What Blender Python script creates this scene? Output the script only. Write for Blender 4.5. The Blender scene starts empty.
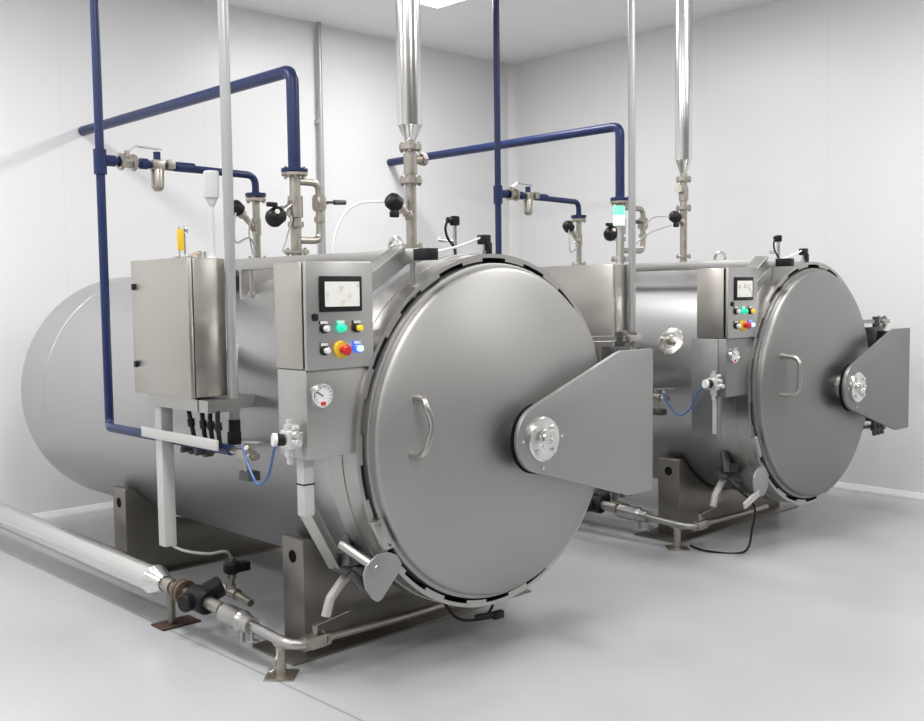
import bpy, bmesh, math, random
from mathutils import Vector, Matrix
random.seed(4)
sc = bpy.context.scene
COL = sc.collection
PI = math.pi
ZC = 1.028                      # height of the retort axis
DX, DY = 3.035, 0.021           # second retort, relative to the first

# ------------------------------------------------------------------ materials
def mat(name, col, rough=.5, metal=0., emit=0., noise=0., nscale=(6, 6, 6), bump=0., spec=.5, coat=0., trans=0.):
    m = bpy.data.materials.new(name); m.use_nodes = True
    nt = m.node_tree; b = nt.nodes['Principled BSDF']
    b.inputs['Base Color'].default_value = (*col, 1)
    b.inputs['Roughness'].default_value = rough
    b.inputs['Metallic'].default_value = metal
    b.inputs['Specular IOR Level'].default_value = spec
    b.inputs['Coat Weight'].default_value = coat
    b.inputs['Transmission Weight'].default_value = trans
    if emit:
        b.inputs['Emission Color'].default_value = (*col, 1)
        b.inputs['Emission Strength'].default_value = emit
    if noise or bump:
        g = nt.nodes.new('ShaderNodeNewGeometry')
        mp = nt.nodes.new('ShaderNodeMapping'); mp.inputs['Scale'].default_value = nscale
        n = nt.nodes.new('ShaderNodeTexNoise'); n.inputs['Scale'].default_value = 1.0
        n.inputs['Detail'].default_value = 2
        nt.links.new(g.outputs['Position'], mp.inputs['Vector']); nt.links.new(mp.outputs[0], n.inputs['Vector'])
        if noise:
            r = nt.nodes.new('ShaderNodeMapRange')
            r.inputs['From Min'].default_value = .25; r.inputs['From Max'].default_value = .75
            r.inputs['To Min'].default_value = max(.02, rough - noise); r.inputs['To Max'].default_value = rough + noise
            nt.links.new(n.outputs['Fac'], r.inputs['Value']); nt.links.new(r.outputs[0], b.inputs['Roughness'])
            mx = nt.nodes.new('ShaderNodeMix'); mx.data_type = 'RGBA'
            mx.inputs['A'].default_value = (*[c * .95 for c in col], 1); mx.inputs['B'].default_value = (*[min(1, c * 1.04) for c in col], 1)
            nt.links.new(n.outputs['Fac'], mx.inputs['Factor']); nt.links.new(mx.outputs['Result'], b.inputs['Base Color'])
        if bump:
            bp = nt.nodes.new('ShaderNodeBump'); bp.inputs['Strength'].default_value = bump; bp.inputs['Distance'].default_value = .004
            nt.links.new(n.outputs['Fac'], bp.inputs['Height']); nt.links.new(bp.outputs[0], b.inputs['Normal'])
    return m

M = {}
M['shell'] = mat('brushed stainless shell', (.52, .52, .525), .36, 1, noise=.03, nscale=(1.2, .6, 1.5))
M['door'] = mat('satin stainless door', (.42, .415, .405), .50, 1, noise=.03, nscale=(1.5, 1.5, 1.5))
M['door_shaded'] = mat('shaded satin stainless door of the far retort', (.33, .328, .32), .46, 1, noise=.03, nscale=(1.5, 1.5, 1.5))  # same steel as the near door, with shade put into the colour
M['plate_shaded'] = mat('shaded satin plate of the far retort', (.30, .305, .30), .46, 1, noise=.03, nscale=(2, 2, 2))  # near arm's steel darkened: shade painted onto the far arm and lower housing
M['ring'] = mat('machined ring', (.47, .46, .44), .33, 1, noise=.05, nscale=(8, 8, 8))
M['arm'] = mat('satin arm plate', (.40, .40, .395), .46, 1, noise=.03, nscale=(2, 2, 2))
M['sheet'] = mat('stainless sheet cabinet', (.52, .495, .455), .34, 1, noise=.06, nscale=(1.5, 1.5, 14))
M['sheet_panel'] = mat('stainless sheet panel', (.50, .495, .48), .40, 1, noise=.05, nscale=(3, 3, 9))  # less warm, slightly rougher stainless sheet
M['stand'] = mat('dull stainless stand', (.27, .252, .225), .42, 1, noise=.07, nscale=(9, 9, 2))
M['bright'] = mat('bright steel', (.78, .77, .75), .20, 1, noise=.05, nscale=(9, 9, 9))
M['polished'] = mat('polished cladding', (.78, .77, .75), .20, 1, noise=.03, nscale=(4, 3, 3))
M['cast'] = mat('cast stainless fitting', (.45, .42, .37), .38, 1, noise=.1, nscale=(25, 25, 25))
M['galv'] = mat('galvanised conduit', (.42, .44, .435), .42, .6, noise=.08, nscale=(40, 40, 8))
M['blue'] = mat('dark blue paint', (.012, .024, .095), .35, 0, noise=.04, nscale=(6, 6, 6), spec=.4)
M['black'] = mat('black plastic', (.008, .008, .009), .45, noise=.03, nscale=(30, 30, 30), spec=.3)
M['dark'] = mat('dark recess', (.006, .006, .006), .8, noise=.03, nscale=(30, 30, 30), spec=.1)  # near-black that paints the shade in gaps and the saddle hole
M['grey_metal'] = mat('dark grey metal', (.12, .12, .12), .45, .9, noise=.06, nscale=(20, 20, 20))
M['white'] = mat('white plastic', (.80, .80, .79), .4, noise=.05, nscale=(20, 20, 20))
M['duct'] = mat('white painted duct', (.56, .555, .54), .4, noise=.05, nscale=(10, 10, 10))
M['hose'] = mat('pale steel hose', (.55, .53, .50), .45, .4, noise=.06, nscale=(30, 30, 30))
M['silver'] = mat('silver white casting', (.68, .69, .67), .3, .5, noise=.06, nscale=(40, 40, 40))
M['bluehose'] = mat('blue air hose', (.05, .13, .36), .35, noise=.05, nscale=(20, 20, 20))
M['yellow'] = mat('yellow plastic', (.80, .52, .03), .4, noise=.04, nscale=(20, 20, 20))
M['yellow_lit'] = mat('yellow lit button', (.90, .55, .03), .3, emit=.35)
M['red'] = mat('red mushroom button', (.62, .025, .025), .35, noise=.04, nscale=(20, 20, 20))
M['green_lit'] = mat('green lit button', (.02, .60, .36), .3, emit=.7)
M['blue_lit'] = mat('blue lit button', (.30, .52, 1.0), .3, emit=2.2)
M['blue_rim'] = mat('blue glowing rim', (.05, .12, .85), .3, emit=.9)
M['rust'] = mat('rusty plate', (.075, .047, .034), .7, .3, noise=.2, nscale=(30, 30, 30))
M['brown'] = mat('stained flange', (.17, .125, .09), .5, .6, noise=.2, nscale=(40, 40, 40))
M['green_lamp'] = mat('green lit lamp', (.22, .90, .55), .3, emit=.75)
M['pale_lamp'] = mat('pale green lamp', (.72, 1.0, .84), .3, emit=.8)
M['lamp_off'] = mat('unlit white lamp', (.62, .63, .64), .35, noise=.03, nscale=(20, 20, 20))
M['cable'] = mat('black cable', (.010, .010, .011), .5, spec=.3, noise=.05, nscale=(30, 30, 30))
M['greycable'] = mat('grey cable', (.42, .42, .42), .45, noise=.05, nscale=(30, 30, 30))
M['dial'] = mat('white dial', (.80, .80, .80), .35, noise=.03, nscale=(30, 30, 30))
M['light'] = mat('ceiling light diffuser', (1, 1, 1), .4, emit=6)

def screen_mat():
    m = mat('touch screen', (.9, .9, .86), .2, emit=0)
    nt = m.node_tree; b = nt.nodes['Principled BSDF']
    g = nt.nodes.new('ShaderNodeNewGeometry'); n = nt.nodes.new('ShaderNodeTexNoise'); n.inputs['Scale'].default_value = 28
    r = nt.nodes.new('ShaderNodeValToRGB')
    r.color_ramp.elements[0].color = (.62, .58, .44, 1); r.color_ramp.elements[0].position = .30
    r.color_ramp.elements[1].color = (.95, .94, .88, 1); r.color_ramp.elements[1].position = .46
    nt.links.new(g.outputs['Position'], n.inputs['Vector']); nt.links.new(n.outputs['Fac'], r.inputs['Fac'])
    nt.links.new(r.outputs[0], b.inputs['Emission Color']); b.inputs['Emission Strength'].default_value = .75
    b.inputs['Base Color'].default_value = (.1, .1, .1, 1)
    return m
M['screen'] = screen_mat()

def wall_mat():
    m = mat('white wall panel', (.80, .80, .80), .33, spec=.35)
    nt = m.node_tree; b = nt.nodes['Principled BSDF']
    g = nt.nodes.new('ShaderNodeNewGeometry'); s = nt.nodes.new('ShaderNodeSeparateXYZ')
    nt.links.new(g.outputs['Position'], s.inputs[0])
    a = nt.nodes.new('ShaderNodeMath'); a.operation = 'ADD'      # x + y runs along either wall
    nt.links.new(s.outputs['X'], a.inputs[0]); nt.links.new(s.outputs['Y'], a.inputs[1])
    o = nt.nodes.new('ShaderNodeMath'); o.operation = 'ADD'; o.inputs[1].default_value = 20.85
    nt.links.new(a.outputs[0], o.inputs[0])
    f = nt.nodes.new('ShaderNodeMath'); f.operation = 'PINGPONG'; f.inputs[1].default_value = .6
    nt.links.new(o.outputs[0], f.inputs[0])
    c = nt.nodes.new('ShaderNodeMapRange'); c.inputs['From Min'].default_value = 0; c.inputs['From Max'].default_value = .006
    c.inputs['To Min'].default_value = .93; c.inputs['To Max'].default_value = 1
    nt.links.new(f.outputs[0], c.inputs['Value'])
    n = nt.nodes.new('ShaderNodeTexNoise'); n.inputs['Scale'].default_value = .8
    nt.links.new(g.outputs['Position'], n.inputs['Vector'])
    r2 = nt.nodes.new('ShaderNodeMapRange'); r2.inputs['To Min'].default_value = .97; r2.inputs['To Max'].default_value = 1.03
    nt.links.new(n.outputs['Fac'], r2.inputs['Value'])
    mu = nt.nodes.new('ShaderNodeMath'); mu.operation = 'MULTIPLY'
    nt.links.new(c.outputs[0], mu.inputs[0]); nt.links.new(r2.outputs[0], mu.inputs[1])
    v = nt.nodes.new('ShaderNodeMix'); v.data_type = 'RGBA'; v.blend_type = 'MULTIPLY'; v.inputs['Factor'].default_value = 1
    v.inputs['A'].default_value = (.80, .80, .81, 1)
    nt.links.new(mu.outputs[0], v.inputs['B']); nt.links.new(v.outputs['Result'], b.inputs['Base Color'])
    return m
M['wall'] = wall_mat()
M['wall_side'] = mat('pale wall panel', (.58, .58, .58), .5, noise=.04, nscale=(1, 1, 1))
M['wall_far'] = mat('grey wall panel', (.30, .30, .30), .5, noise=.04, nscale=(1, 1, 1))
M['ceil'] = mat('ceiling panel', (.92, .92, .93), .5, noise=.02, nscale=(1, 1, 1))

def floor_mat():
    m = mat('grey epoxy floor', (.44, .455, .475), .22, spec=.5)
    nt = m.node_tree; b = nt.nodes['Principled BSDF']
    g = nt.nodes.new('ShaderNodeNewGeometry')
    n = nt.nodes.new('ShaderNodeTexNoise'); n.inputs['Scale'].default_value = .8; n.inputs['Detail'].default_value = 2
    nt.links.new(g.outputs['Position'], n.inputs['Vector'])
    r = nt.nodes.new('ShaderNodeValToRGB')
    r.color_ramp.elements[0].color = (.435, .445, .46, 1); r.color_ramp.elements[0].position = .3
    r.color_ramp.elements[1].color = (.51, .52, .535, 1); r.color_ramp.elements[1].position = .7
    nt.links.new(n.outputs['Fac'], r.inputs['Fac'])
    s = nt.nodes.new('ShaderNodeSeparateXYZ'); nt.links.new(g.outputs['Position'], s.inputs[0])
    a = nt.nodes.new('ShaderNodeMath'); a.operation = 'ADD'; a.inputs[1].default_value = .935
    nt.links.new(s.outputs['X'], a.inputs[0])
    ab = nt.nodes.new('ShaderNodeMath'); ab.operation = 'ABSOLUTE'; nt.links.new(a.outputs[0], ab.inputs[0])
    k = nt.nodes.new('ShaderNodeMapRange'); k.inputs['From Min'].default_value = .003; k.inputs['From Max'].default_value = .010
    k.inputs['To Min'].default_value = .68; k.inputs['To Max'].default_value = 1
    nt.links.new(ab.outputs[0], k.inputs['Value'])
    v = nt.nodes.new('ShaderNodeMix'); v.data_type = 'RGBA'; v.blend_type = 'MULTIPLY'; v.inputs['Factor'].default_value = 1
    nt.links.new(r.outputs[0], v.inputs['A']); nt.links.new(k.outputs[0], v.inputs['B'])
    nt.links.new(v.outputs['Result'], b.inputs['Base Color'])
    n2 = nt.nodes.new('ShaderNodeTexNoise'); n2.inputs['Scale'].default_value = .9
    nt.links.new(g.outputs['Position'], n2.inputs['Vector'])
    r2 = nt.nodes.new('ShaderNodeMapRange'); r2.inputs['To Min'].default_value = .20; r2.inputs['To Max'].default_value = .32
    nt.links.new(n2.outputs['Fac'], r2.inputs['Value']); b.inputs['Roughness'].default_value = .27
    return m
M['floor'] = floor_mat()

# ------------------------------------------------------------------ geometry helpers
def V(*a): return Vector(a)

def frame(d):
    d = d.normalized()
    u = V(0, 0, 1) if abs(d.z) < .9 else V(1, 0, 0)
    a = d.cross(u).normalized(); b = a.cross(d).normalized()
    return d, a, b

def fillet(pts, r, n=6):
    pts = [Vector(p) for p in pts]
    if len(pts) < 3 or r <= 0: return pts
    out = [pts[0]]
    for i in range(1, len(pts) - 1):
        p, q, s = pts[i - 1], pts[i], pts[i + 1]
        d1 = (p - q); d2 = (s - q); l1, l2 = d1.length, d2.length
        d1.normalize(); d2.normalize()
        ang = d1.angle(d2)
        if ang > 3.1: out.append(q); continue
        t = min(r / math.tan(ang / 2), l1 * .49, l2 * .49)
        a, b = q + d1 * t, q + d2 * t
        for k in range(n + 1):
            f = k / n
            out.append(a * (1 - f) ** 2 + q * 2 * f * (1 - f) + b * f * f)
    out.append(pts[-1]); return out

def smooth_path(pts, n=6):
    P = [Vector(p) for p in pts]; out = []
    for i in range(len(P) - 1):
        p0 = P[max(i - 1, 0)]; p1 = P[i]; p2 = P[i + 1]; p3 = P[min(i + 2, len(P) - 1)]
        for k in range(n):
            t = k / n
            out.append(.5 * ((2 * p1) + (p2 - p0) * t + (2 * p0 - 5 * p1 + 4 * p2 - p3) * t * t + (3 * p1 - p0 - 3 * p2 + p3) * t ** 3))
    out.append(P[-1]); return out

class B:
    """collects shapes of ONE part"""
    def __init__(s): s.bm = bmesh.new()
    def _add(s, b):
        me = bpy.data.meshes.new('t'); b.to_mesh(me); b.free(); s.bm.from_mesh(me); bpy.data.meshes.remove(me); return s
    def box(s, x0, x1, y0, y1, z0, z1, bev=.004):
        b = bmesh.new(); bmesh.ops.create_cube(b, size=1)
        for v in b.verts: v.co = V(x0 + (v.co.x + .5) * (x1 - x0), y0 + (v.co.y + .5) * (y1 - y0), z0 + (v.co.z + .5) * (z1 - z0))
        if bev: bmesh.ops.bevel(b, geom=b.edges[:], offset=bev, segments=2, affect='EDGES', profile=.5)
        return s._add(b)
    def beam(s, p0, p1, w, h, bev=.003, up=None):
        p0, p1 = Vector(p0), Vector(p1); d = (p1 - p0); L = d.length; d.normalize()
        u = Vector(up) if up else (V(0, 0, 1) if abs(d.z) < .95 else V(1, 0, 0))
        a = d.cross(u).normalized(); c = a.cross(d).normalized()
        b = bmesh.new(); bmesh.ops.create_cube(b, size=1)
        for v in b.verts: v.co = p0 + d * ((v.co.x + .5) * L) + a * (v.co.y * w) + c * (v.co.z * h)
        if bev: bmesh.ops.bevel(b, geom=b.edges[:], offset=bev, segments=2, affect='EDGES', profile=.5)
        bmesh.ops.recalc_face_normals(b, faces=b.faces[:])
        return s._add(b)
    def lathe(s, p, d, prof, n=24):
        """prof: list of (t along d, radius)"""
        p = Vector(p); d, a, c = frame(Vector(d)); b = bmesh.new(); rings = []
        for t, r in prof:
            if r <= 1e-6: rings.append([b.verts.new(p + d * t)])
            else: rings.append([b.verts.new(p + d * t + (a * math.cos(2 * PI * k / n) + c * math.sin(2 * PI * k / n)) * r) for k in range(n)])
        for r0, r1 in zip(rings, rings[1:]):
            for k in range(n):
                k2 = (k + 1) % n
                if len(r0) == 1 and len(r1) == 1: continue
                if len(r0) == 1: b.faces.new((r0[0], r1[k], r1[k2]))
                elif len(r1) == 1: b.faces.new((r0[k], r1[0], r0[k2]))
                else: b.faces.new((r0[k], r1[k], r1[k2], r0[k2]))
        bmesh.ops.recalc_face_normals(b, faces=b.faces[:])
        return s._add(b)
    def cyl(s, p0, p1, r, r2=None, n=20, bev=.0):
        p0, p1 = Vector(p0), Vector(p1); L = (p1 - p0).length; r2 = r if r2 is None else r2
        if bev: pr = [(0, 0), (0, r - bev), (bev, r), (L - bev, r2), (L, r2 - bev), (L, 0)]
        else: pr = [(0, 0), (0, r), (L, r2), (L, 0)]
        return s.lathe(p0, p1 - p0, pr, n)
    def tube(s, pts, r, fil=0., n=14):
        P = fillet(pts, fil) if fil else [Vector(p) for p in pts]
        b = bmesh.new(); rings = []; d = (P[1] - P[0]).normalized(); _, a, c = frame(d)
        for i, p in enumerate(P):
            t = (P[min(i + 1, len(P) - 1)] - P[max(i - 1, 0)]).normalized()
            a = (a - t * a.dot(t)).normalized(); c = t.cross(a)
            rings.append([b.verts.new(p + (a * math.cos(2 * PI * k / n) + c * math.sin(2 * PI * k / n)) * r) for k in range(n)])
        for r0, r1 in zip(rings, rings[1:]):
            for k in range(n): b.faces.new((r0[k], r0[(k + 1) % n], r1[(k + 1) % n], r1[k]))
        b.faces.new(rings[0][::-1]); b.faces.new(rings[-1])
        bmesh.ops.recalc_face_normals(b, faces=b.faces[:])
        return s._add(b)
    def prism(s, poly, y0, y1, bev=0., axis='y'):
        """poly in the x-z plane pushed along y (or y-z along x, x-y along z)"""
        f = {'y': lambda u, w, t: V(u, t, w), 'x': lambda u, w, t: V(t, u, w), 'z': lambda u, w, t: V(u, w, t)}[axis]
        b = bmesh.new()
        A = [b.verts.new(f(u, w, y0)) for u, w in poly]; C = [b.verts.new(f(u, w, y1)) for u, w in poly]
        b.faces.new(A); b.faces.new(C[::-1]); n = len(poly)
        for k in range(n): b.faces.new((A[k], C[k], C[(k + 1) % n], A[(k + 1) % n]))
        bmesh.ops.recalc_face_normals(b, faces=b.faces[:])
        if bev: bmesh.ops.bevel(b, geom=[e for e in b.edges if e.calc_length() > 0 and len(e.link_faces) == 2 and e.calc_face_angle(0) > .6], offset=bev, segments=2, affect='EDGES', profile=.5)
        return s._add(b)
    def arc(s, cx, cz, r0, r1, y0, y1, a0, a1, n=8):
        pl = [(cx + r1 * math.cos(a0 + (a1 - a0) * k / n), cz + r1 * math.sin(a0 + (a1 - a0) * k / n)) for k in range(n + 1)]
        pl += [(cx + r0 * math.cos(a1 + (a0 - a1) * k / n), cz + r0 * math.sin(a1 + (a0 - a1) * k / n)) for k in range(n + 1)]
        b = bmesh.new(); m = n + 1
        F = [b.verts.new(V(u, y0, w)) for u, w in pl]; G = [b.verts.new(V(u, y1, w)) for u, w in pl]
        for k in range(n):
            b.faces.new((F[k], F[k + 1], F[2 * m - 2 - k], F[2 * m - 1 - k])); b.faces.new((G[k], G[k + 1], G[2 * m - 2 - k], G[2 * m - 1 - k]))
        for k in range(2 * m): b.faces.new((F[k], F[(k + 1) % (2 * m)], G[(k + 1) % (2 * m)], G[k]))
        bmesh.ops.recalc_face_normals(b, faces=b.faces[:])
        return s._add(b)
    def ball(s, p, r, sc_=(1, 1, 1)):
        b = bmesh.new(); bmesh.ops.create_uvsphere(b, u_segments=18, v_segments=12, radius=r)
        for v in b.verts: v.co = Vector(p) + V(v.co.x * sc_[0], v.co.y * sc_[1], v.co.z * sc_[2])
        return s._add(b)
    def flange(s, p, d, r, t, nb=4, gap=.0, rb=.0075, tb=None):
        """a disc with bolt ends round it, centred at p"""
        p = Vector(p); d, a, c = frame(Vector(d)); h = t / 2
        s.lathe(p - d * h, d, [(0, 0), (0, r - .003), (.003, r), (t - .003, r), (t, r - .003), (t, 0)], 28)
        tb = tb or t * 1.0
        for k in range(nb):
            an = 2 * PI * (k + .5) / nb; q = p + (a * math.cos(an) + c * math.sin(an)) * (r * .78)
            s.cyl(q - d * (h + tb * .5), q + d * (h + tb * .5), rb, n=6)
        return s

class Ctx: pass
X = Ctx(); X.o = V(0, 0, 0)

def thing(name, label, cat, loc, group=None):
    o = bpy.data.objects.new(name, None); COL.objects.link(o)
    o.location = Vector(loc) + X.o; o.empty_display_size = .1
    o['label'] = label; o['category'] = cat
    if group: o['group'] = group
    o['_base'] = list(Vector(loc)); return o

def part(name, b, m, parent, label=None):
    """link the collected shapes as one mesh; coordinates are those of the retort"""
    root = parent
    while root.parent: root = root.parent
    base = Vector(root['_base'])
    for v in b.bm.verts: v.co -= base
    for f in b.bm.faces: f.smooth = True
    for e in b.bm.edges:
        if len(e.link_faces) == 2 and e.calc_face_angle(0) > .55: e.smooth = False
    me = bpy.data.meshes.new(name); b.bm.to_mesh(me); b.bm.free()
    me.materials.append(m)
    o = bpy.data.objects.new(name, me); COL.objects.link(o); o.parent = parent
    if label: o['label'] = label
    return o

def single(name, b, m, label, cat, loc, group=None):
    """a thing that is one mesh"""
    base = Vector(loc)
    for v in b.bm.verts: v.co -= base
    for f in b.bm.faces: f.smooth = True
    for e in b.bm.edges:
        if len(e.link_faces) == 2 and e.calc_face_angle(0) > .55: e.smooth = False
    me = bpy.data.meshes.new(name); b.bm.to_mesh(me); b.bm.free(); me.materials.append(m)
    o = bpy.data.objects.new(name, me); COL.objects.link(o); o.location = base + X.o
    o['label'] = label; o['category'] = cat
    if group: o['group'] = group
    return o

def struct(name, b, m, label=None):
    for e in b.bm.edges:
        if len(e.link_faces) == 2 and e.calc_face_angle(0) > .55: e.smooth = False
    me = bpy.data.meshes.new(name); b.bm.to_mesh(me); b.bm.free(); me.materials.append(m)
    o = bpy.data.objects.new(name, me); COL.objects.link(o); o['kind'] = 'structure'
    if label: o['label'] = label
    return o

# ------------------------------------------------------------------ the room
HC = 4.10
YB = 4.46                                    # back wall
def XR(y): return 4.70 + (y + .1) * .12 / 4.56   # right wall, a hair off square
struct('floor', B().box(-7, 7, -8, YB + .1, -.10, 0, 0), M['floor'])
struct('ceiling', B().box(-7, 7, -8, YB + .1, HC, HC + .1, 0), M['ceil'])
struct('wall_back', B().box(-7, 4.95, YB, YB + .1, 0, HC, 0), M['wall'])
struct('wall_right', B().prism([(XR(-8), -8), (XR(YB), YB), (XR(YB) + .1, YB), (XR(-8) + .1, -8)], 0, HC, axis='z'), M['wall'])
struct('wall_left', B().box(-7.1, -7, -8, YB + .1, 0, HC, 0), M['wall_side'])
struct('wall_front', B().box(-7, 7, -8.1, -8, 0, HC, 0), M['wall_far'])
struct('baseboard_back', B().prism([(YB, 0), (YB - .035, 0), (YB - .033, .012), (YB - .008, .05), (YB, .055)], -7, XR(YB), axis='x'), M['white'])
bb = B()
prof = [(0, 0), (-.03, 0), (-.03, .012), (-.008, .05), (0, .055)]
bmx = bmesh.new(); ra = [bmx.verts.new(V(XR(-8) + u, -8, w)) for u, w in prof]; rb = [bmx.verts.new(V(XR(YB) + u, YB, w)) for u, w in prof]
for k in range(5): bmx.faces.new((ra[k], ra[(k + 1) % 5], rb[(k + 1) % 5], rb[k]))
bmx.faces.new(ra); bmx.faces.new(rb[::-1]); bmesh.ops.recalc_face_normals(bmx, faces=bmx.faces[:]); bb._add(bmx)
struct('baseboard_right', bb, M['white'])
xc = XR(YB)
struct('trim_1', B().prism([(xc - .07, YB), (xc - .055, YB - .022), (xc - .022, YB - .055), (xc, YB - .07), (xc, YB)], .05, HC, axis='z'), M['white'])

# ------------------------------------------------------------------ one retort with everything on it
def actuator(b_body, b_head, joint, head, r=.045, L=.085):
    """slanted valve bonnet plus a round pneumatic head"""
    j, h = Vector(joint), Vector(head); d = (h - j).normalized()
    b_body.cyl(j, h - d * (L * .4), .017, n=14)
    b_body.cyl(j - d * .01, j + d * .035, .026, n=14)
    p = h - d * (L * .5)
    b_body.cyl(p - d * .020, p + d * .002, r * .62)
    b_head.lathe(p, d, [(0, 0), (0, r * .55), (L * .12, r * .9), (L * .2, r), (L * .72, r), (L * .9, r * .8), (L, r * .45), (L, 0)], 20)

def machine(i):
    near = i == 0
    X.o = V(0, 0, 0) if near else V(DX, DY, 0)
    who = 'left retort' if near else 'right retort'
    which = 'nearer left' if near else 'farther right'

    # ---------------- the vessel
    R = .775
    t = thing('retort', ('large stainless steel horizontal retort in the foreground, its round door at picture centre' if near else
                         'large stainless steel horizontal retort standing behind on the right, by the right wall'), 'retort', (0, 1.6, 0), 'stainless retorts side by side')
    head = [(3.66 + .34 * math.sin(a), R * math.cos(a)) for a in [PI / 2 * k / 14 for k in range(15)]]
    part('shell', B().lathe((0, 0, ZC), (0, 1, 0), [(.20, 0), (.20, .79), (.40, .79), (.425, R)] + [(3.30, R), (3.302, R - .003), (3.308, R - .003), (3.31, R)] + head[:-1] + [(4.0, 0)], 96), M['shell'], t)
    ring = B()
    pitch = 2 * PI / 18
    for k in range(18):
        c = PI / 2 + k * pitch; s = PI / 180 * 5.4
        ring.arc(0, ZC, .7745, .806, .045, .20, c + s, c + pitch - s, 8)
        ring.arc(0, ZC, .7885, .806, .0452, .20, c - s, c + s, 8)
    ring.arc(0, ZC, .765, .81, .14, .235, 0, 2 * PI, 96)
    rg = part('clamp_ring', ring, M['ring'], t)
    part('ring_gap_shade', B().arc(0, ZC, .75, .789, .085, .12, 0, 2 * PI, 96), M['dark'], rg, 'black ring painting the shade inside the toothed ring')  # black band behind the slots, their shade painted as colour
    d = part('door', B().lathe((0, 0, ZC), (0, 1, 0), [(-.175 + .160 * (rr_ / .728) ** 2, rr_) for rr_ in [.728 * k / 16 for k in range(17)]] + [(-.012, .733), (-.006, .7405), (.002, .744), (.004, .7445), (.024, .746), (.026, .7465), (.027, .752), (.028, .760), (.030, .763), (.060, .7665), (.11, .7665), (.11, 0)], 96), M['door'] if near else M['door_shaded'], t)
    if near:
        hd = smooth_path([(-.573, -.045, 1.228), (-.590, -.115, 1.232), (-.598, -.150, 1.205), (-.580, -.165, 1.125), (-.602, -.150, 1.03), (-.605, -.115, 1.0), (-.60, -.045, .996)], 5)
    else:
        hd = fillet([(-.583, -.045, 1.243), (-.575, -.172, 1.238), (-.590, -.172, 1.012), (-.602, -.045, 1.003)], .06)
    part('handle', B().tube(hd, .0145).cyl(hd[0] + V(0, .01, 0), hd[0] + V(0, -.022, 0), .018).cyl(hd[-1] + V(0, .01, 0), hd[-1] + V(0, -.022, 0), .018), M['ring'], d)
    # hinge arm
    cx, cz, rr = -.045, 1.025, .150
    up_a, lo_a = math.radians(112), math.radians(247)
    pl = [(cx + rr * math.cos(up_a + (lo_a - up_a) * k / 20), cz + rr * math.sin(up_a + (lo_a - up_a) * k / 20)) for k in range(21)]
    pl = pl + [(.55, .692), (.575, .684), (.76, .684), (.768, .692), (.772, 1.37), (.764, 1.378), (.525, 1.378), (.495, 1.37)]
    arm = part('door_arm', B().prism(pl, -.275, -.25, .003), M['arm'] if near else M['plate_shaded'], t)
    part('arm_disc', B().arc(cx - .002, cz - .002, .02, rr + .003, -.249, -.236, 0, 2 * PI, 40), M['dark'], arm, 'black disc between arm and door')  # black disc right behind the arm plate
    part('spindle', B().cyl((cx, -.24, cz), (cx, -.15, cz), .075, n=28), M['ring'], arm)
    hb = B().lathe((cx, -.275, cz), (0, -1, 0), [(0, 0), (0, .097), (.018, .097), (.022, .093), (.022, .05), (.026, .042), (.045, .042), (.050, .036), (.050, .018), (.043, .016), (.043, 0)], 32)
    hub = part('hub', hb, M['bright'], arm)
    for k in range(4):
        a = PI / 4 + k * PI / 2; q = V(cx + .072 * math.cos(a), -.292, cz + .072 * math.sin(a))
        part('bolt', B().cyl(q, q + V(0, -.018, 0), .013, n=6), M['bright'], hub)
    for a, r_ in ((0, .125), (PI, .125), (-PI / 2, .128)):
        q = V(cx + r_ * math.cos(a), -.272, cz + r_ * math.sin(a))
        part('arm_screw', B().cyl(q, q + V(0, -.014, 0), .008, n=6), M['bright'], arm)
    # hinge behind the arm
    hg = part('hinge', B().cyl((.885, .02, .66), (.885, .02, 1.45), .022).box(.79, .92, -.03, .06, 1.19, 1.375, .006).box(.79, .92, -.03, .06, .70, .86, .006)
              .beam((.70, -.24, 1.30), (.90, .02, 1.30), .05, .10).beam((.70, -.24, .78), (.90, .02, .78), .05, .10), M['grey_metal'], t, 'dark hinge block with vertical pin')
    for z in (1.415, .655):
        part('hinge_bar', B().beam((.74, .10, z), (.965, .005, z), .055, .026), M['ring'], hg)
    for x in (.935, .985):
        y = .02 - (x - .93) * .35
        part('hinge_bolt', B().cyl((x, y, 1.36), (x, y, 1.455), .011, n=8).cyl((x, y, 1.375), (x, y, 1.39), .020, n=6).cyl((x, y, 1.43), (x, y, 1.445), .020, n=6), M['cast'], hg)
    part('hinge_clamp', B().box(.915, 1.015, -.03, .03, 1.398, 1.430, .006), M['ring'], hg)
    for x in (.80, .86, .92):
        part('hinge_bolt', B().cyl((x, -.02, .60), (x, -.02, .70), .016, n=8).cyl((x, -.02, .635), (x, -.02, .655), .028, n=8), M['grey_metal'], hg)
    # saddles
    def saddle(y0, y1):
        a0, a1 = math.acos(-.615 / .775), math.acos(.615 / .775)
        pl = [(-.665, .004), (-.665, .525), (-.655, .535), (-.63, .535)]
        for k in range(31):
            x = -.60 + 1.2 * k / 30; pl.append((x, ZC - math.sqrt(.784 ** 2 - x * x)))
        pl += [(.63, .535), (.665, .525), (.665, .004)]
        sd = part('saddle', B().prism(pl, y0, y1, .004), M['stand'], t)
        part('lifting_hole_shade', B().lathe((-.6655, (y0 + y1) / 2, .447), (-1, 0, 0), [(0, 0), (0, .030), (.001, .030), (.001, 0)], 20), M['dark'], sd, 'round black disc painting the shade of a hole')  # nothing is cut; a black disc on the face paints the hole's shade
    saddle(.64, .81); saddle(2.44, 2.60)
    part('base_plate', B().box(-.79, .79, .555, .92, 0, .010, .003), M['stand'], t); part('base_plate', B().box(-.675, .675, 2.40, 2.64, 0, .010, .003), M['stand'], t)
    # top rail, its supports and the strut down to the control panel
    rl = B().box(-.475, -.425, .055, 2.25, 1.792, 1.850, .004)
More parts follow.
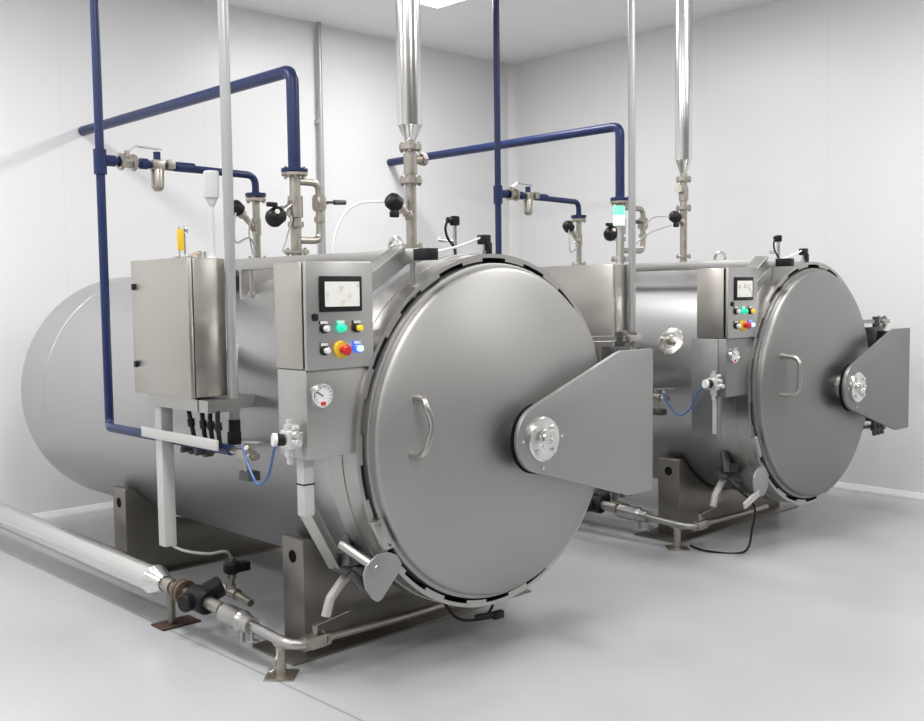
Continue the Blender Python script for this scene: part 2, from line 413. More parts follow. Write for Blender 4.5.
    rail = part('top_rail', rl, M['sheet_panel'], t)
    for yy in (.085, 1.35, 2.15): part('rail_post', B().cyl((-.45, yy, 1.62), (-.45, yy, 1.79), .013).cyl((-.45, yy, 1.66), (-.45, yy, 1.68), .022), M['ring'], rail)
    part('rail_strut', B().beam((-.44, .16, 1.838), (-.715, .165, 1.66), .07, .085, up=(0, 1, 0)), M['sheet_panel'], rail)
    part('rail_cap', B().box(-.478, -.422, -.045, .054, 1.798, 1.848, .004), M['black'], rail, 'black connector block')
    gs = B()
    for y in (1.42, 1.84, 2.28):
        gs.prism([(-.47, 1.60), (-.47, 1.835), (-.05, 1.835), (-.05, 1.78)], y, y + .02)
    gs.box(-.47, -.05, 1.42, 2.30, 1.835, 1.845, .002)
    part('top_platform', gs, M['ring'], t)
    ly = .20 if near else .47
    part('lifting_eye', B().tube([(-.45 + 0, ly + .040 * math.cos(a), 1.862 + .040 * math.sin(a)) for a in [PI * 2 * k / 20 for k in range(21)]], .010, 0, 10), M['bright'], rail)
    # lock bracket, flap plate and drain under the door
    if near:
        fl = [(-.771, .584), (-.746, .600), (-.694, .602), (-.643, .580), (-.617, .538), (-.634, .505), (-.730, .408), (-.752, .405), (-.775, .422), (-.809, .472), (-.818, .529), (-.802, .566)]
        part('lock_bracket', B().prism([(-.754, .724), (-.703, .740), (-.638, .612), (-.692, .597)], .012, .05, .004).cyl((-.712, .02, .712), (-.712, 0, .712), .009, n=8).cyl((-.660, .02, .622), (-.660, 0, .622), .009, n=8), M['ring'], t)
        part('flap_plate', B().prism(fl, -.006, .006, .002), M['arm'], t, 'grey teardrop flap below the ring')
        part('flap_arm', B().cyl((-.80, .17, .625), (-.745, .0, .54), .020), M['ring'], t)
    else:
        fl = [(-.735 + .088 * math.cos(a), .475 + .094 * math.sin(a)) for a in [2 * PI * k / 28 for k in range(28)]]
        part('lock_bracket', B().prism([(-.775, .752), (-.752, .760), (-.688, .632), (-.715, .618)], .012, .05, .004), M['ring'], t)
        part('flap_plate', B().prism(fl, -.006, .006, .002), M['arm'], t, 'grey round flap below the ring')
        part('flap_arm', B().beam((-.76, .0, .41), (-.93, -.005, .355), .012, .035), M['hose'], t, 'short pale lever')
    part('drain_manifold', B().tube([(-.66, .30, .62), (-.70, .26, .56), (-.72, .24, .50)], .03, .03).cyl((-.74, .30, .50), (-.62, .22, .45), .032).box(-.72, -.60, .22, .33, .50, .56, .006).cyl((-.70, .24, .47), (-.66, .2, .40), .02), M['grey_metal'], t)
    part('drain_hose', B().tube([(-.655, .30, .45), (-.70, .30, .42), (-.765, .30, .36), (-.790, .30, .285)], .021, .05), M['hose'], t)
    part('door_cable', B().tube(smooth_path([(-.20, .22, .26), (-.17, .14, .17), (-.08, .08, .16), (.02, .10, .19), (.08, .16, .26)] if near else [(-.70, .22, .42), (-.64, .10, .30), (-.66, .1, .15), (-.72, .12, .012), (-.85, .30, .010), (-.82, .45, .015)]), .007, 0, 8), M['cable'], t)
    if near:
        part('cable_plug', B().cyl((-.10, .09, .165), (-.02, .05, .17), .016).box(-.03, .03, .03, .06, .15, .185, .004), M['black'], t)
    else:
        n_ = V(-.695, 0, .345 - .055).normalized(); n_ = V(-.735, 0, .30).normalized(); q = V(0, .675, ZC) + n_ * .755
        pt = part('side_port', B().lathe(q, n_, [(0, 0), (0, .095), (.02, .093), (.024, .085), (.024, .045), (.03, .04), (.03, 0)], 30), M['bright'], t)
        part('port_valve', B().cyl(q + n_ * .02, q + n_ * .085, .018).cyl(q + n_ * .07 + V(0, -.03, 0), q + n_ * .07 + V(0, .035, 0), .014), M['cast'], pt)

    # ---------------- control panel
    t = thing('control_panel', ('stainless control panel with screen and lit buttons on the nearer left retort' if near else
                                'stainless control panel with screen and lit buttons on the farther right retort'), 'control panel', (-.87, .16, 1.0), 'control panels of the retorts')
    x0, x1 = -1.034, -.705
    part('housing', B().box(x0, x1, .078, .265, 1.368, 1.788, .005), M['sheet'], t)
    part('door_gap_shade', B().box(x0 + .006, x1 - .006, .064, .080, 1.374, 1.782, 0), M['dark'], t, 'black slab painting the shade behind the panel door')  # black filler, paints the shade of the gap behind the door
    pd = part('panel_door', B().box(x0, x1, .046, .066, 1.366, 1.790, .004), M['sheet_panel'], t)
    sf = part('screen_frame', B().box(-.972, -.766, .036, .048, 1.592, 1.732, .004), M['black'], pd)
    part('screen', B().box(-.951, -.781, .0345, .040, 1.612, 1.710, .001), M['screen'], sf, 'lit pale touch screen')
    part('latch', B().box(-1.008, -.982, .036, .048, 1.558, 1.586, .004), M['black'], pd)
    def button(x, z, rim, cap, lab):
        o = part('push_button', B().lathe((x, .046, z), (0, -1, 0), [(0, 0), (0, .019), (.010, .019), (.014, .016), (.014, 0)], 20).box(x - .019, x + .019, .041, .047, z + .018, z + .030, .001), rim, pd, lab)
        part('button_cap', B().lathe((x + .002, .032, z), (0, -1, 0), [(0, 0), (0, .0125), (.014, .0125), (.018, .009), (.018, 0)], 18), cap, o)
        part('legend_plate', B().box(x - .017, x + .017, .0395, .0415, z + .0185, z + .0295, 0), M['white'], o)
    button(-.955, 1.527, M['black'], M['white'], 'white button in the upper row')
    button(-.873, 1.527, M['green_lit'], M['green_lit'], 'green lit button')
    button(-.792, 1.525, M['black'], M['yellow_lit'], 'yellow button')
    button(-.955, 1.441, M['black'], M['white'], 'white selector button in the lower row')
    button(-.792, 1.443, M['blue_rim'], M['blue_lit'], 'blue lit button')
    es = part('emergency_stop', B().lathe((-.872, .046, 1.441), (0, -1, 0), [(0, 0), (0, .036), (.006, .036), (.010, .030), (.010, 0)], 26), M['yellow'], pd, 'yellow emergency stop with red mushroom')
    part('mushroom_head', B().lathe((-.872, .036, 1.441), (0, -1, 0), [(0, 0), (0, .014), (.022, .014), (.024, .021), (.034, .022), (.042, .015), (.044, 0)], 22), M['red'], es)
    # lower housing below it
    lz = 1.015
    lb = B().box(-1.030, -.715, .062, .262, lz, 1.366, .005)
    if not near: lb.box(-1.036, -.99, .115, .300, .76, 1.364, .003)
    lh = part('lower_housing', lb, M['plate_shaded'] if not near else M['sheet_panel'], t)  # far housing takes the darkened steel, shade painted into its colour
    g = part('pressure_gauge', B().lathe((-.968, .062, 1.265), (0, -1, 0), [(0, 0), (0, .046), (.020, .048), (.026, .047), (.028, .043), (.022, .041)], 30), M['bright'], lh, 'round pressure gauge')
    part('gauge_dial', B().lathe((-.968, .0395, 1.265), (0, -1, 0), [(0, 0), (0, .042), (.001, .042), (.001, 0)], 30), M['dial'], g)
    tk = B()
    for k in range(13):
        a = math.radians(225 - 270 * k / 12); u = V(math.cos(a), 0, math.sin(a)); q = V(-.968, .038, 1.265)
        tk.beam(q + u * .031, q + u * .038, .0015, .002, 0, up=(0, 1, 0))
    tk.beam(V(-.968, .037, 1.265), V(-.968 - .030, .037, 1.265 + .018), .003, .002, 0, up=(0, 1, 0))
    part('gauge_needle', tk, M['black'], g)
    part('gauge_mark', B().box(-.980, -.956, .0368, .0385, 1.228, 1.241, 0), M['red'], g)
    cd = B().box(-1.015, -.965, .115, .165, .780, lz, .004) if near else B().box(-1.040, -1.020, .122, .15, .79, 1.0, .003)
    part('cable_duct', cd, M['duct'], lh, 'white vertical duct below the housing')
    if near:
        part('drop_duct', B().beam((-.985, .14, .80), (-.74, .29, .51), .045, .05), M['sheet_panel'], lh)
        part('duct_strap', B().box(-1.017, -.963, .113, .167, .905, .911, .001), M['cable'], lh)

    # ---------------- air regulator on the side of the lower housing
    t = thing('air_regulator', 'small silver air regulator with round gauge and black knob on the %s panel housing' % ('nearer' if near else 'farther'), 'air regulator', (-1.07, .12, 1.0), 'air regulators on the panel housings')
    part('regulator_body', B().box(-1.100, -1.052, .085, .150, 1.06, 1.135, .008).cyl((-1.076, .118, 1.03), (-1.076, .118, 1.07), .020).cyl((-1.076, .118, 1.0), (-1.076, .118, 1.035), .012).box(-1.060, -1.028, .095, .14, 1.08, 1.12, .004)
         .cyl((-1.076, .118, 1.13), (-1.076, .118, 1.155), .022).cyl((-1.076, .118, 1.155), (-1.076, .118, 1.175), .012), M['silver'], t)
    part('regulator_fitting', B().cyl((-1.076, .118, 1.118), (-1.076, .065, 1.118), .012).cyl((-1.076, .09, 1.088), (-1.076, .05, 1.087), .014).cyl((-1.076, .118, 1.135), (-1.066, .075, 1.15), .009), M['silver'], t)
    kn = part('adjusting_knob', B().cyl((-1.098, .125, 1.098), (-1.128, .135, 1.100), .024), M['black'], t)
    part('gauge_face', B().cyl((-1.126, .134, 1.100), (-1.140, .139, 1.101), .026), M['dial'], kn, 'small white gauge face')
    hose = [(-1.05, .51, 1.03), (-1.055, .45, .945), (-1.06, .375, .885), (-1.065, .29, .935), (-1.09, .20, 1.06), (-1.09, .145, 1.075)]
    part('air_hose', B().tube(smooth_path(hose), .0055, 0, 8), M['bluehose'], t, 'thin blue air hose')

    # ---------------- electrical cabinet
    t = thing('electrical_cabinet', ('stainless electrical cabinet with two black latches, left of the grey conduit' if near else
                                     'stainless electrical cabinet standing between the two retorts behind the nearer round door'), 'cabinet', (-.95, 1.13, 1.14), 'electrical cabinets on the retorts')
    part('cabinet_body', B().box(-1.055, -.895, .868, 1.405, 1.208, 1.828, .005), M['sheet'], t)
    part('door_gap_shade', B().box(-1.062, -1.053, .876, 1.398, 1.214, 1.822, 0), M['dark'], t, 'black slab painting the shade round the cabinet door')  # black filler painting the shade in the cabinet door gap
    cdoor = part('cabinet_door', B().box(-1.082, -1.060, .866, 1.408, 1.204, 1.832, .004), M['sheet'], t)
    for z in (1.708, 1.341):
        part('door_latch', B().box(-1.092, -1.081, 1.365, 1.392, z - .015, z + .015, .004), M['black'], cdoor)
    for yy in (1.13, 1.31): part('mounting_bracket', B().box(-.897, -.66, yy, yy + .05, 1.36, 1.42, .003), M['ring'], t)
    part('support_tray', B().prism([(-1.05, 1.145), (-1.05, 1.20), (-.66, 1.20), (-.70, 1.145)], .86, 1.33).prism([(-1.05, 1.145), (-1.05, 1.20), (-.86, 1.20), (-.89, 1.145)], .78, .87), M['ring'], t)
    cb = ((1.045, .99), (.92, .895), (.85, .835), (.785, .772))
    for k, (ya, yb) in enumerate(cb):
        part('supply_cable', B().tube(smooth_path([(-1.0, ya, 1.15), (-1.005, (ya + yb) / 2, 1.09), (-1.0, yb, 1.0)]), .011, 0, 8).cyl((-1.003, (ya + yb) / 2 + .003, 1.10), (-1.003, (ya + yb) / 2 - .003, 1.065), .017), M['cable'], t)

    # ---------------- signal tower on the cabinet
    t = thing('signal_tower', ('unlit white signal lamp on a thin pole above the left electrical cabinet' if near else
                               'glowing green signal lamp on a thin pole above the right electrical cabinet'), 'signal lamp', (-.903, .95, 1.83), 'signal lamps of the retorts')
    q = V(-.903, .95, 0)
    part('pole', B().cyl(q + V(0, 0, 1.828), q + V(0, 0, 2.10), .011).lathe(q + V(0, 0, 1.828), (0, 0, 1), [(0, 0), (0, .024), (.006, .024), (.008, .022), (.010, .014), (.022, .0125), (.022, 0)], 20).lathe(q + V(0, 0, 2.07), (0, 0, 1), [(0, 0), (0, .014), (.03, .026), (.035, .026), (.035, 0)], 20), M['lamp_off'], t)
    if near:
        part('lamp', B().lathe(q + V(0, 0, 2.105), (0, 0, 1), [(0, 0), (0, .034), (.004, .035), (.115, .035), (.12, .030), (.12, 0)], 26), M['lamp_off'], t)
    else:
        part('lamp', B().lathe(q + V(0, 0, 2.158), (0, 0, 1), [(0, 0), (0, .038), (.055, .038), (.06, .034), (.06, 0)], 26), M['green_lamp'], t, 'green lit lamp section')
        part('lamp', B().lathe(q + V(0, 0, 2.09), (0, 0, 1), [(0, 0), (0, .038), (.067, .038), (.067, 0)], 26), M['pale_lamp'], t, 'pale glowing lamp section')

    # ---------------- grey conduit
    t = thing('cable_conduit', 'grey vertical conduit from ceiling %s' % ('to a black box in front of the left electrical cabinet' if near else 'down beside the right cabinet, between the two retorts'), 'conduit', (-.885, .838, 1.0), 'grey ceiling conduits')
    cx_ = -.885 if near else -.912
    part('conduit_pipe', B().cyl((cx_, .838, 1.10), (cx_, .838, HC), .0235).cyl((cx_, .838, 1.14), (cx_, .838, 1.18), .030), M['galv'], t)
    part('junction_box', B().box(-.912, -.862, .815, .862, .985, 1.045, .006).cyl((-.885, .838, 1.04), (-.885, .838, 1.10), .027), M['black'], t)

    # ---------------- white ducts below the cabinet
    t = thing('cable_trunking', 'white cable trunking, a level run and a drop, below the %s cabinet' % ('left' if near else 'right'), 'cable trunking', (-1.03, 1.28, .47), 'white trunking below the cabinets')
    part('level_duct', B().box(-1.046, -1.033, .725, 1.43, .984, 1.032, .003), M['duct'], t)
    part('drop_duct', B().box(-1.032, -.970, 1.25, 1.313, .465, 1.146, .003), M['duct'], t)
    part('valve_wire', B().tube(smooth_path([(-1.0, 1.28, .475), (-.95, 1.22, .44), (-.86, 1.15, .42), (-.78, 1.13, .42), (-.72, 1.18, .37), (-.70, 1.21, .33)]), .007, 0, 8), M['greycable'], t)

    # ---------------- small ball valve at the end of the blue line
    t = thing('ball_valve', 'small steel ball valve with lever where the blue air line ends on the %s' % who, 'valve', (-.98, .57, .92), 'air line ball valves')
    part('valve_body', B().cyl((-.965, .74, .978), (-.985, .50, .978), .016).box(-1.005, -.96, .56, .635, .955, 1.0, .006).cyl((-.985, .60, .995), (-.985, .60, 1.03), .011).cyl((-.985, .545, .978), (-.985, .525, .978), .024, n=6).cyl((-.985, .585, .955), (-.985, .585, .89), .010).cyl((-1.03, .51, 1.02), (-.985, .53, .985), .012), M['cast'], t)
    part('lever', B().beam((-.985, .60, 1.03), (-1.0, .44, 1.045), .016, .006, .001), M['sheet_panel'], t)
    part('lower_bracket', B().box(-1.0, -.94, .545, .625, .865, .905, .005), M['grey_metal'], t)

    # ---------------- blue air line: ceiling drop, tee, branch with ball valve and filter
    bx, by = -.925, 2.04
    t = thing('blue_air_pipe', 'thin blue air pipe dropping from ceiling at the %s, with a short branch' % who, 'pipe', (bx, by, .97), 'thin blue air pipes')
    zt = 2.385
    part('drop_pipe', B().tube([(bx, by, HC), (bx, by, .975), (-.965, 1.99 - .05, .975), (-.965, .735, .978)], .0235, .06), M['blue'], t)
    part('tee', B().cyl((bx, by, zt - .075), (bx, by, zt + .055), .034).cyl((bx, by, zt), (bx + .08, by, zt), .030), M['blue'], t)
    part('branch_pipe', B().tube([(bx + .06, by, zt), (.057, by + .05, zt - .01), (.057, by + .05, 2.25)], .0215, .07).cyl((bx + .23, by + .01, zt), (bx + .27, by + .01, zt), .030).cyl((bx + .44, by + .02, zt), (bx + .56, by + .025, zt), .028).lathe((.057, by + .05, 2.25), (0, 0, 1), [(0, 0), (0, .062), (.020, .062), (.020, .024), (.03, .024)], 28), M['blue'], t)
    bv = part('branch_ball_valve', B().cyl((bx + .105, by, zt), (bx + .195, by, zt), .030).cyl((bx + .105, by, zt), (bx + .125, by, zt), .046, n=8).cyl((bx + .175, by, zt), (bx + .195, by, zt), .046, n=8).cyl((bx + .15, by, zt), (bx + .15, by, zt + .06), .015), M['cast'], t)
    part('lever', B().tube([(bx + .15, by, zt + .055), (bx + .20, by - .01, zt + .088), (bx + .34, by - .03, zt + .078)], .006, .02, 8), M['bright'], bv)
    for yc in (1.17, 1.04): part('pipe_clamp', B().cyl((-.975, yc, .935), (-.785, yc, .935), .013).cyl((-.93, yc, .935), (-.89, yc, .935), .026).cyl((-.965, yc, .935), (-.965, yc, .975), .012), M['grey_metal'], t)
    fr = part('filter_bowl', B().lathe((bx + .325, by, zt - .145), (0, 0, 1), [(0, 0), (0, .02), (.02, .034), (.11, .036), (.125, .030), (.125, 0)], 22).box(bx + .29, bx + .36, by - .03, by + .03, zt - .03, zt + .025, .006).box(bx + .375, bx + .42, by - .035, by + .0, zt - .02, zt + .03, .004), M['cast'], t)
    part('filter_knob', B().cyl((bx + .325, by, zt + .022), (bx + .325, by, zt + .068), .020), M['blue'], fr)

    # ---------------- inlet valve under the thin blue line
    t = thing('air_inlet_valve', 'slim steel inlet valve with black head under the thin blue branch, %s' % who, 'valve', (.057, 2.09, 1.76), 'slim inlet valves')
    vb = B().cyl((.057, 2.09, 1.76), (.057, 2.09, 2.24), .022).flange((.057, 2.09, 2.232), (0, 0, 1), .060, .022, 4).flange((.057, 2.09, 1.875), (0, 0, 1), .058, .022, 4).cyl((.057, 2.09, 2.02), (.057, 2.09, 2.12), .028).box(.005, .110, 2.04, 2.14, 1.835, 1.865, .006).cyl((.057, 2.09, 1.76), (.057, 2.09, 1.84), .045)
    vh = B(); actuator(vb, vh, (.057, 2.09, 2.05), (-.085, 2.08, 2.175), .044, .085)
    part('valve_body', vb, M['cast'], t); part('valve_head', vh, M['black'], t)
    part('valve_tubing', B().tube(smooth_path([(-.10, 2.06, 2.15), (-.14, 2.02, 2.06), (-.13, 2.02, 1.97), (-.03, 2.03, 2.0), (.04, 2.07, 1.92)]), .006, 0, 8).tube(smooth_path([(-.10, 2.08, 2.16), (-.02, 2.05, 2.12), (-.02, 2.05, 2.02), (.01, 2.06, 1.90)]), .005, 0, 8), M['greycable'], t)

    # ---------------- thick blue steam line
    sx, sy = .05, 1.67
    t = thing('blue_steam_pipe', 'thick blue pipe from back wall bending down onto the %s' % who, 'pipe', (sx, sy, 2.36), 'thick blue steam pipes')
    part('pipe', B().tube([(sx, YB - .002, 2.925), (sx, sy, 2.925), (sx, sy, 2.37)], .036, .07, 18), M['blue'], t)
    part('flange', B().flange((sx, sy, 2.366), (0, 0, 1), .076, .020, 6, tb=.016), M['blue'], t)

    # ---------------- steam inlet valve with bypass
    t = thing('steam_inlet_valve', 'steel steam valve assembly with bypass loop below the thick blue pipe, %s' % who, 'valve', (sx, sy, 1.76), 'steam valve assemblies')
    vb = B().cyl((sx, sy, 1.76), (sx, sy, 2.36), .031).flange((sx, sy, 2.344), (0, 0, 1), .074, .020, 6, tb=.03).cyl((sx, sy, 2.10), (sx, sy, 2.22), .043).cyl((sx, sy, 2.045), (sx, sy, 2.075), .045).cyl((sx, sy, 1.76), (sx, sy, 1.84), .06)
    vb.flange((sx, sy, 1.905), (0, 0, 1), .072, .022, 6)
    vh = B(); actuator(vb, vh, (sx - .005, sy, 2.19), (-.105, sy - .03, 2.095), .052, .105)
    part('valve_body', vb, M['cast'], t); hd_ = part('valve_head', vh, M['black'], t)
    part('indicator', B().cyl((-.118, sy - .055, 2.118), (-.124, sy - .082, 2.122), .014, n=6), M['white'], hd_, 'small white indicator window')
    part('pilot_valve', B().box(-.16, -.10, sy - .05, sy - .02, 2.150, 2.175, .005).cyl((-.11, sy - .035, 2.17), (-.11, sy - .035, 2.12), .012), M['black'], hd_)
    lx = .216 if near else .345
    part('bypass_pipe', B().tube([(sx, sy, 2.305), (lx, sy, 2.305), (lx, sy, 1.972), (sx, sy, 1.972)], .021, .05), M['cast'], t)
    bp = part('bypass_valve', B().box(lx - .032, lx + .032, sy - .03, sy + .03, 2.155, 2.225, .006).cyl((lx, sy, 2.235), (lx, sy, 2.145), .036, n=8).cyl((lx, sy, 2.08), (lx, sy, 2.11), .032).cyl((lx + .02, sy, 2.192), (lx + .06, sy, 2.194), .010), M['cast'], t)
    sgn = 1 if near else -1
    part('bypass_lever', B().cyl((lx + sgn * .03, sy - .02, 2.194), (lx + sgn * .085, sy - .03, 2.196), .008).cyl((lx + sgn * .085, sy - .03, 2.196), (lx + sgn * .165, sy - .03, 2.20), .015), M['grey_metal'], bp)
    part('valve_tubing', B().tube(smooth_path([(-.09, sy - .03, 2.10), (-.02, sy - .06, 2.10), (-.06, sy - .08, 2.0), (-.10, sy - .08, 1.90)]), .005, 0, 8), M['greycable'], t)

    # ---------------- exhaust stack
    ex, ey = -.008, (.60 if near else 1.05)
    zb, zf1, zf2, z3, z4, zj, zh = (1.90, 2.209, 2.372, 2.402, 2.475, 2.03, 2.10) if near else (1.913, 2.253, 2.461, 2.505, 2.597, 2.14, 2.185)
    t = thing('exhaust_stack', 'polished silver exhaust stack rising from %s to ceiling' % ('the nearer left retort' if near else 'the farther right retort'), 'exhaust pipe', (ex, ey, 1.76), 'exhaust stacks')
    part('cladding', B().lathe((ex, ey, 0), (0, 0, 1), [(z3, 0), (z3, .026), (z3 + .002, .027), (z4 - .002, .0582), (z4, .0602), (z4 + .002, .0605), (z4 + .6, .0605), (HC, .0605), (HC, 0)], 32), M['polished'], t)
    vb = B().cyl((ex, ey, 1.76), (ex, ey, z3 + .01), .026).flange((ex, ey, zf1), (0, 0, 1), .055, .030, 4, tb=.02).flange((ex, ey, zf2), (0, 0, 1), .055, .030, 4, tb=.02).flange((ex, ey, zb - .01), (0, 0, 1), .055, .016, 4).cyl((ex, ey, (zf1 + zf2) / 2 - .05), (ex, ey, (zf1 + zf2) / 2 + .05), .034)
    zm = (zf1 + zf2) / 2 + .02
    vb.cyl((ex, ey, zm), (ex + .085 * sgn, ey - .01, zm + .01), .024).cyl((ex + .06 * sgn, ey - .008, zm + .007), (ex + .085 * sgn, ey - .01, zm + .01), .032, n=8)
    vh = B(); actuator(vb, vh, (ex, ey, zj), (ex - .11, ey, zh), .042, .08)
    part('valve_body', vb, M['cast'], t); part('valve_head', vh, M['black'], t)
    part('pilot_valve', B().box(ex - .15, ex - .105, ey - .035, ey - .01, zh - .075, zh - .045, .005).cyl((ex - .12, ey - .02, zh - .05), (ex - .105, ey - .01, zh), .008), M['black'], t)
    if near:
        part('valve_cable', B().tube(smooth_path([(-.09, .62, 2.115), (-.11, .72, 2.112), (-.17, .78, 2.108), (-.25, .80, 2.065), (-.315, .80, 1.97), (-.345, .80, 1.845)]), .006, 0, 8), M['white'], t)
    else:
        part('valve_cable', B().tube(smooth_path([(ex - .13, ey, zh), (ex - .22, ey + .1, zh + .0), (ex - .26, ey + .15, zh - .06), (-.25, ey + .18, zh - .10)]), .005, 0, 8).tube(smooth_path([(ex - .15, ey, zh - .06), (ex - .24, ey + .12, zh - .11), (ex - .32, ey + .2, zh - .20), (ex - .36, ey + .25, 1.86)]), .005, 0, 8), M['greycable'], t)

    # ---------------- sensors on the crown of the vessel
    g_ = 'sensors on top of the retorts'
    t = thing('level_sensor', 'upright steel probe with black cap on the crown of the %s' % who, 'sensor', (0, .30, 1.79), g_)
    part('probe', B().cyl((0, .30, 1.78), (0, .30, 1.985), .014).cyl((0, .30, 1.78), (0, .30, 1.835), .022).cyl((0, .30, 1.90), (-.07, .31, 1.905), .008).cyl((-.06, .31, 1.904), (-.10, .316, 1.907), .013), M['bright'], t)
    part('cap', B().cyl((0, .30, 1.975), (0, .30, 2.02), .024, bev=.006).cyl((0, .3, 2.0), (-.045, .3, 2.0), .014), M['black'], t)
    part('lead', B().tube(smooth_path([(-.045, .30, 2.0), (-.06, .30, 1.96), (-.045, .30, 1.915), (-.015, .29, 1.87), (-.01, .28, 1.80)]), .006, 0, 8), M['cable'], t)
    t = thing('pressure_transmitter', 'short probe with angled black plug near the clamp ring of the %s' % who, 'sensor', (.02, .13, 1.82), g_)
    part('probe', B().cyl((.02, .13, 1.80), (.02, .13, 1.885), .012).cyl((.02, .13, 1.82), (.02, .13, 1.85), .019, n=6), M['bright'], t)
    part('plug', B().box(-.004, .046, .105, .15, 1.88, 1.925, .005).box(.018, .048, .10, .14, 1.835, 1.89, .004), M['black'], t)
    part('lead', B().tube(smooth_path([(0, .13, 1.91), (-.10, .15, 1.875), (-.24, .17, 1.845), (-.40, .12, 1.85)]), .006, 0, 8), M['white'], t)

    # ---------------- floor pipeline
    t = thing('floor_pipeline', ('long steam pipeline with silver cladding on the floor along the left retort' if near else
                                 'short visible steam pipeline with strainer on the floor between the retorts'), 'pipeline', (-.89, .52, 0), 'floor pipelines')
    px = -.895
    part('cladding', B().lathe((px, 1.53, .205), (0, 1, .006), [(0, 0), (0, .040), (.002, .0412), (.098, .0745), (.10, .0765), (.102, .0768), (.112, .0768), (.114, .0755), (.118, .075), (.124, .075), (1.19, .075), (1.2, .075), (1.203, .0762), (1.215, .0762), (1.218, .075), (1.226, .075), (YB - 1.55, .075), (YB - 1.55, 0)], 32), M['polished'], t)
    part('stub_pipe', B().cyl((px, .98, .195), (px, 1.56, .205), .031).cyl((px, 1.44, .203), (px, 1.50, .205), .040), M['cast'], t)
    part('stained_flange', B().flange((px, 1.36, .202), (0, 1, 0), .060, .022, 6).flange((px, 1.325, .202), (0, 1, 0), .062, .020, 6), M['brown'], t)
    part('black_valve', B().cyl((px, 1.10, .198), (px, 1.24, .20), .062, bev=.012).cyl((px + .02, 1.17, .22), (px + .10, 1.14, .255), .052, bev=.01).cyl((px - .05, 1.18, .20), (px - .10, 1.17, .20), .045, bev=.008), M['black'], t)
    fb = B().lathe((px + .005, .775, .172), (0, 1, .04), [(0, 0), (0, .036), (.01, .040), (.03, .052), (.035, .052), (.045, .048), (.18, .048), (.19, .040), (.20, .034), (.20, 0)], 26).cyl((px + .005, .725, .17), (px + .005, .79, .172), .041).cyl((px + .005, .955, .182), (px + .005, 1.10, .19), .028)
    fb.cyl((px, .80, .15), (px - .01, .79, .085), .011, n=8).cyl((px, .72, .15), (px - .01, .71, .08), .010, n=8).cyl((px - .03, .72, .105), (px + .02, .70, .105), .008, n=8)
    part('strainer', fb, M['ring'], t)
    part('outlet_pipe', B().tube([(px + .005, .74, .17), (px + .005, .40, .152), (-.70, .42, .146)], .0235, .08), M['ring'], t)
    uv = part('union_valve', B().box(-.81, -.72, .385, .445, .118, .176, .006).cyl((-.83, .415, .147), (-.81, .415, .147), .036, n=8).cyl((-.72, .415, .147), (-.70, .415, .147), .036, n=8).cyl((-.765, .415, .17), (-.765, .415, .215), .012), M['cast'], t)
    part('lever', B().beam((-.775, .415, .213), (-.60, .40, .245), .016, .006, .001), M['cast'], uv)
    part('outlet_run', B().tube([(-.71, .42, .146), (-.20, .44, .125), (.14, .455, .118)], .0205, .02), M['cast'], t)
    br = part('branch_valve', B().tube([(px + .05, 1.20, .20), (-.72, 1.38, .19), (-.70, 1.22, .185), (-.70, 1.04, .165)], .019, .05).cyl((-.70, 1.29, .187), (-.70, 1.16, .182), .028), M['cast'], t)
    vb, vh = B(), B(); actuator(vb, vh, (-.70, 1.225, .19), (-.70, 1.21, .315), .042, .075)
    part('branch_bonnet', vb, M['cast'], br)
    part('branch_head', vh.box(-.70, -.61, 1.175, 1.235, .285, .33, .006), M['black'], br)
    # supports
    g_ = 'pipe supports on the floor'
    t = thing('pipe_support', 'steel pipe support post on a square foot plate %s' % ('in front of the left retort' if near else 'in front of the right retort saddle'), 'pipe support', (-.89, .50, 0), g_)
    part('post', B().cyl((-.89, .50, .006), (-.89, .50, .130), .022).tube([(-.89, .545, .137), (-.89, .50, .128), (-.89, .455, .137)], .012, .03, 8), M['cast'], t)
    part('foot_plate', B().prism([(-.985, .50), (-.89, .595), (-.795, .50), (-.89, .405)], 0, .007, .002, 'z'), M['cast'], t)
    if near:
        part('u_bolt', B().tube(smooth_path([(-.905, .49, .115), (-.935, .47, .09), (-.945, .47, .05), (-.965, .48, .04)]), .007, 0, 8), M['cast'], t)
        t = thing('pipe_support', 'low rusty pipe support plate under the stained flange and black floor valve', 'pipe support', (-.89, 1.47, 0), g_)
        part('foot_plate', B().box(-.97, -.76, 1.42, 1.55, 0, .010, .002), M['rust'], t)
        part('post', B().cyl((px, 1.475, .008), (px, 1.475, .168), .020), M['stand'], t)
        # yellow level glass on the cabinet
        t = thing('level_gauge', 'yellow strip gauge beside a small steel tube on top of the left electrical cabinet', 'gauge', (-.95, 1.17, 1.83), None)
        part('yellow_strip', B().box(-.975, -.945, 1.135, 1.15, 1.875, 1.972, .003), M['yellow'], t, 'yellow strip')
        part('gauge_tube', B().cyl((-.925, 1.17, 1.832), (-.925, 1.17, 1.975), .007).box(-.975, -.90, 1.165, 1.20, 1.832, 1.848, .003).cyl((-.96, 1.155, 1.84), (-.96, 1.155, 1.985), .005).box(-.94, -.91, 1.155, 1.185, 1.955, 1.985, .004), M['bright'], t)
        part('side_cock', B().cyl((-.925, 1.17, 1.845), (-.925, 1.02, 1.85), .010).cyl((-.925, 1.07, 1.849), (-.925, 1.03, 1.85), .018, n=8).cyl((-.925, .99, 1.831), (-.925, .99, 1.862), .012), M['bright'], t)
    X.o = V(0, 0, 0)

machine(0)
machine(1)

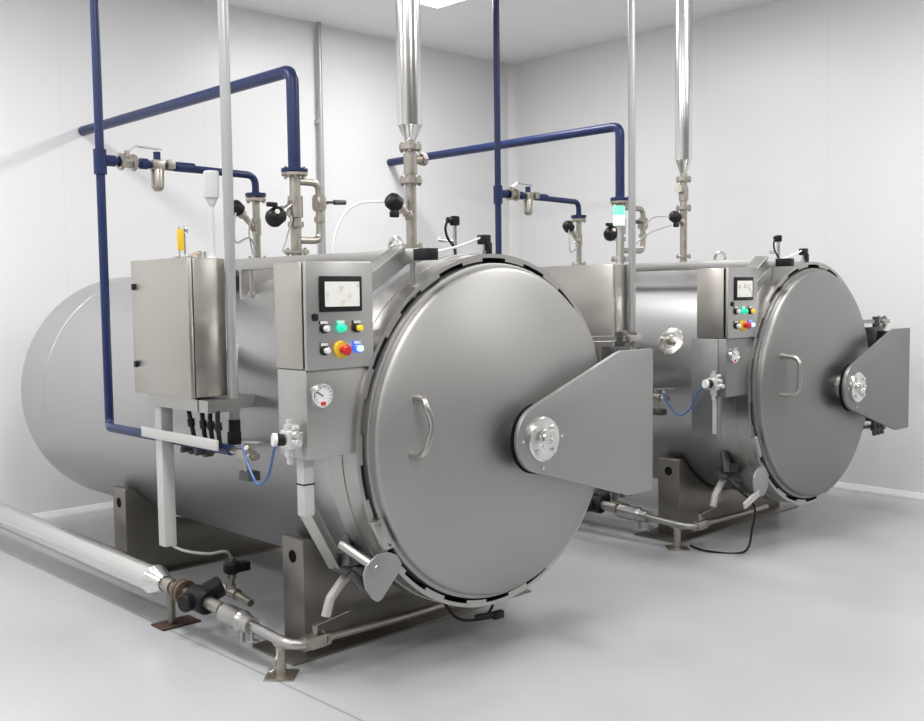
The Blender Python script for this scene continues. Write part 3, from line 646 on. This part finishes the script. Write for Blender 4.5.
# thin grey pipe on the back wall
single('wall_conduit', B().cyl((2.24, YB - .05, .06), (2.24, YB - .05, HC), .022).box(2.21, 2.27, YB - .05, YB, 3.2, 3.24, .004).box(2.21, 2.27, YB - .05, YB, 1.2, 1.24, .004), M['galv'], 'thin grey conduit running up the back wall behind the left retort', 'conduit', (2.24, YB - .05, .06))

# ------------------------------------------------------------------ ceiling lights
spots = [(2.38, 2.70), (-1.7, 2.4), (2.38, -.6), (-1.7, -.8), (2.38, -3.9), (-1.7, -4.1), (-5.0, 2.4), (-5.0, -.8)]
for k, (x, y) in enumerate(spots):
    if k == 0:
        t = thing('ceiling_light', 'bright white ceiling light panel at the top edge of the picture', 'ceiling light', (x, y, HC))
        part('light_frame', B().box(x - .32, x + .32, y - .62, y + .62, HC - .02, HC, .003), M['white'], t)
        part('diffuser', B().box(x - .30, x + .30, y - .60, y + .60, HC - .024, HC - .018, 0), M['light'], t)
    L = bpy.data.lights.new('panel_lamp', 'AREA'); L.shape = 'RECTANGLE'; L.size = .6; L.size_y = 1.2
    L.energy = 75 if k else 50; L.color = (1, .985, .965)
    o = bpy.data.objects.new('panel_lamp', L); COL.objects.link(o); o.location = (x, y, HC - .03)

w = bpy.data.worlds.new('World'); sc.world = w; w.use_nodes = True
bg = w.node_tree.nodes['Background']; bg.inputs['Color'].default_value = (.97, .985, 1, 1); bg.inputs['Strength'].default_value = .62

# ------------------------------------------------------------------ camera
f, yaw, pit, roll = 1020.0067, .7635329, .0663160, -.01308365
cam = bpy.data.cameras.new('camera'); cam.sensor_width = 36; cam.lens = f / 924 * 36
co = bpy.data.objects.new('camera', cam); COL.objects.link(co)
F = V(math.sin(yaw) * math.cos(pit), math.cos(yaw) * math.cos(pit), -math.sin(pit))
R_ = V(math.cos(yaw), -math.sin(yaw), 0); U = R_.cross(F)
R2 = R_ * math.cos(roll) + U * math.sin(roll); U2 = -R_ * math.sin(roll) + U * math.cos(roll)
co.matrix_world = Matrix(((R2.x, U2.x, -F.x, -3.32010), (R2.y, U2.y, -F.y, -3.20618), (R2.z, U2.z, -F.z, 1.65991), (0, 0, 0, 1)))
sc.camera = co
sc.view_settings.view_transform = 'Standard'
sc.view_settings.look = 'None'
sc.view_settings.exposure = 0
sc.cycles.use_denoising = True
sc.cycles.max_bounces = 8
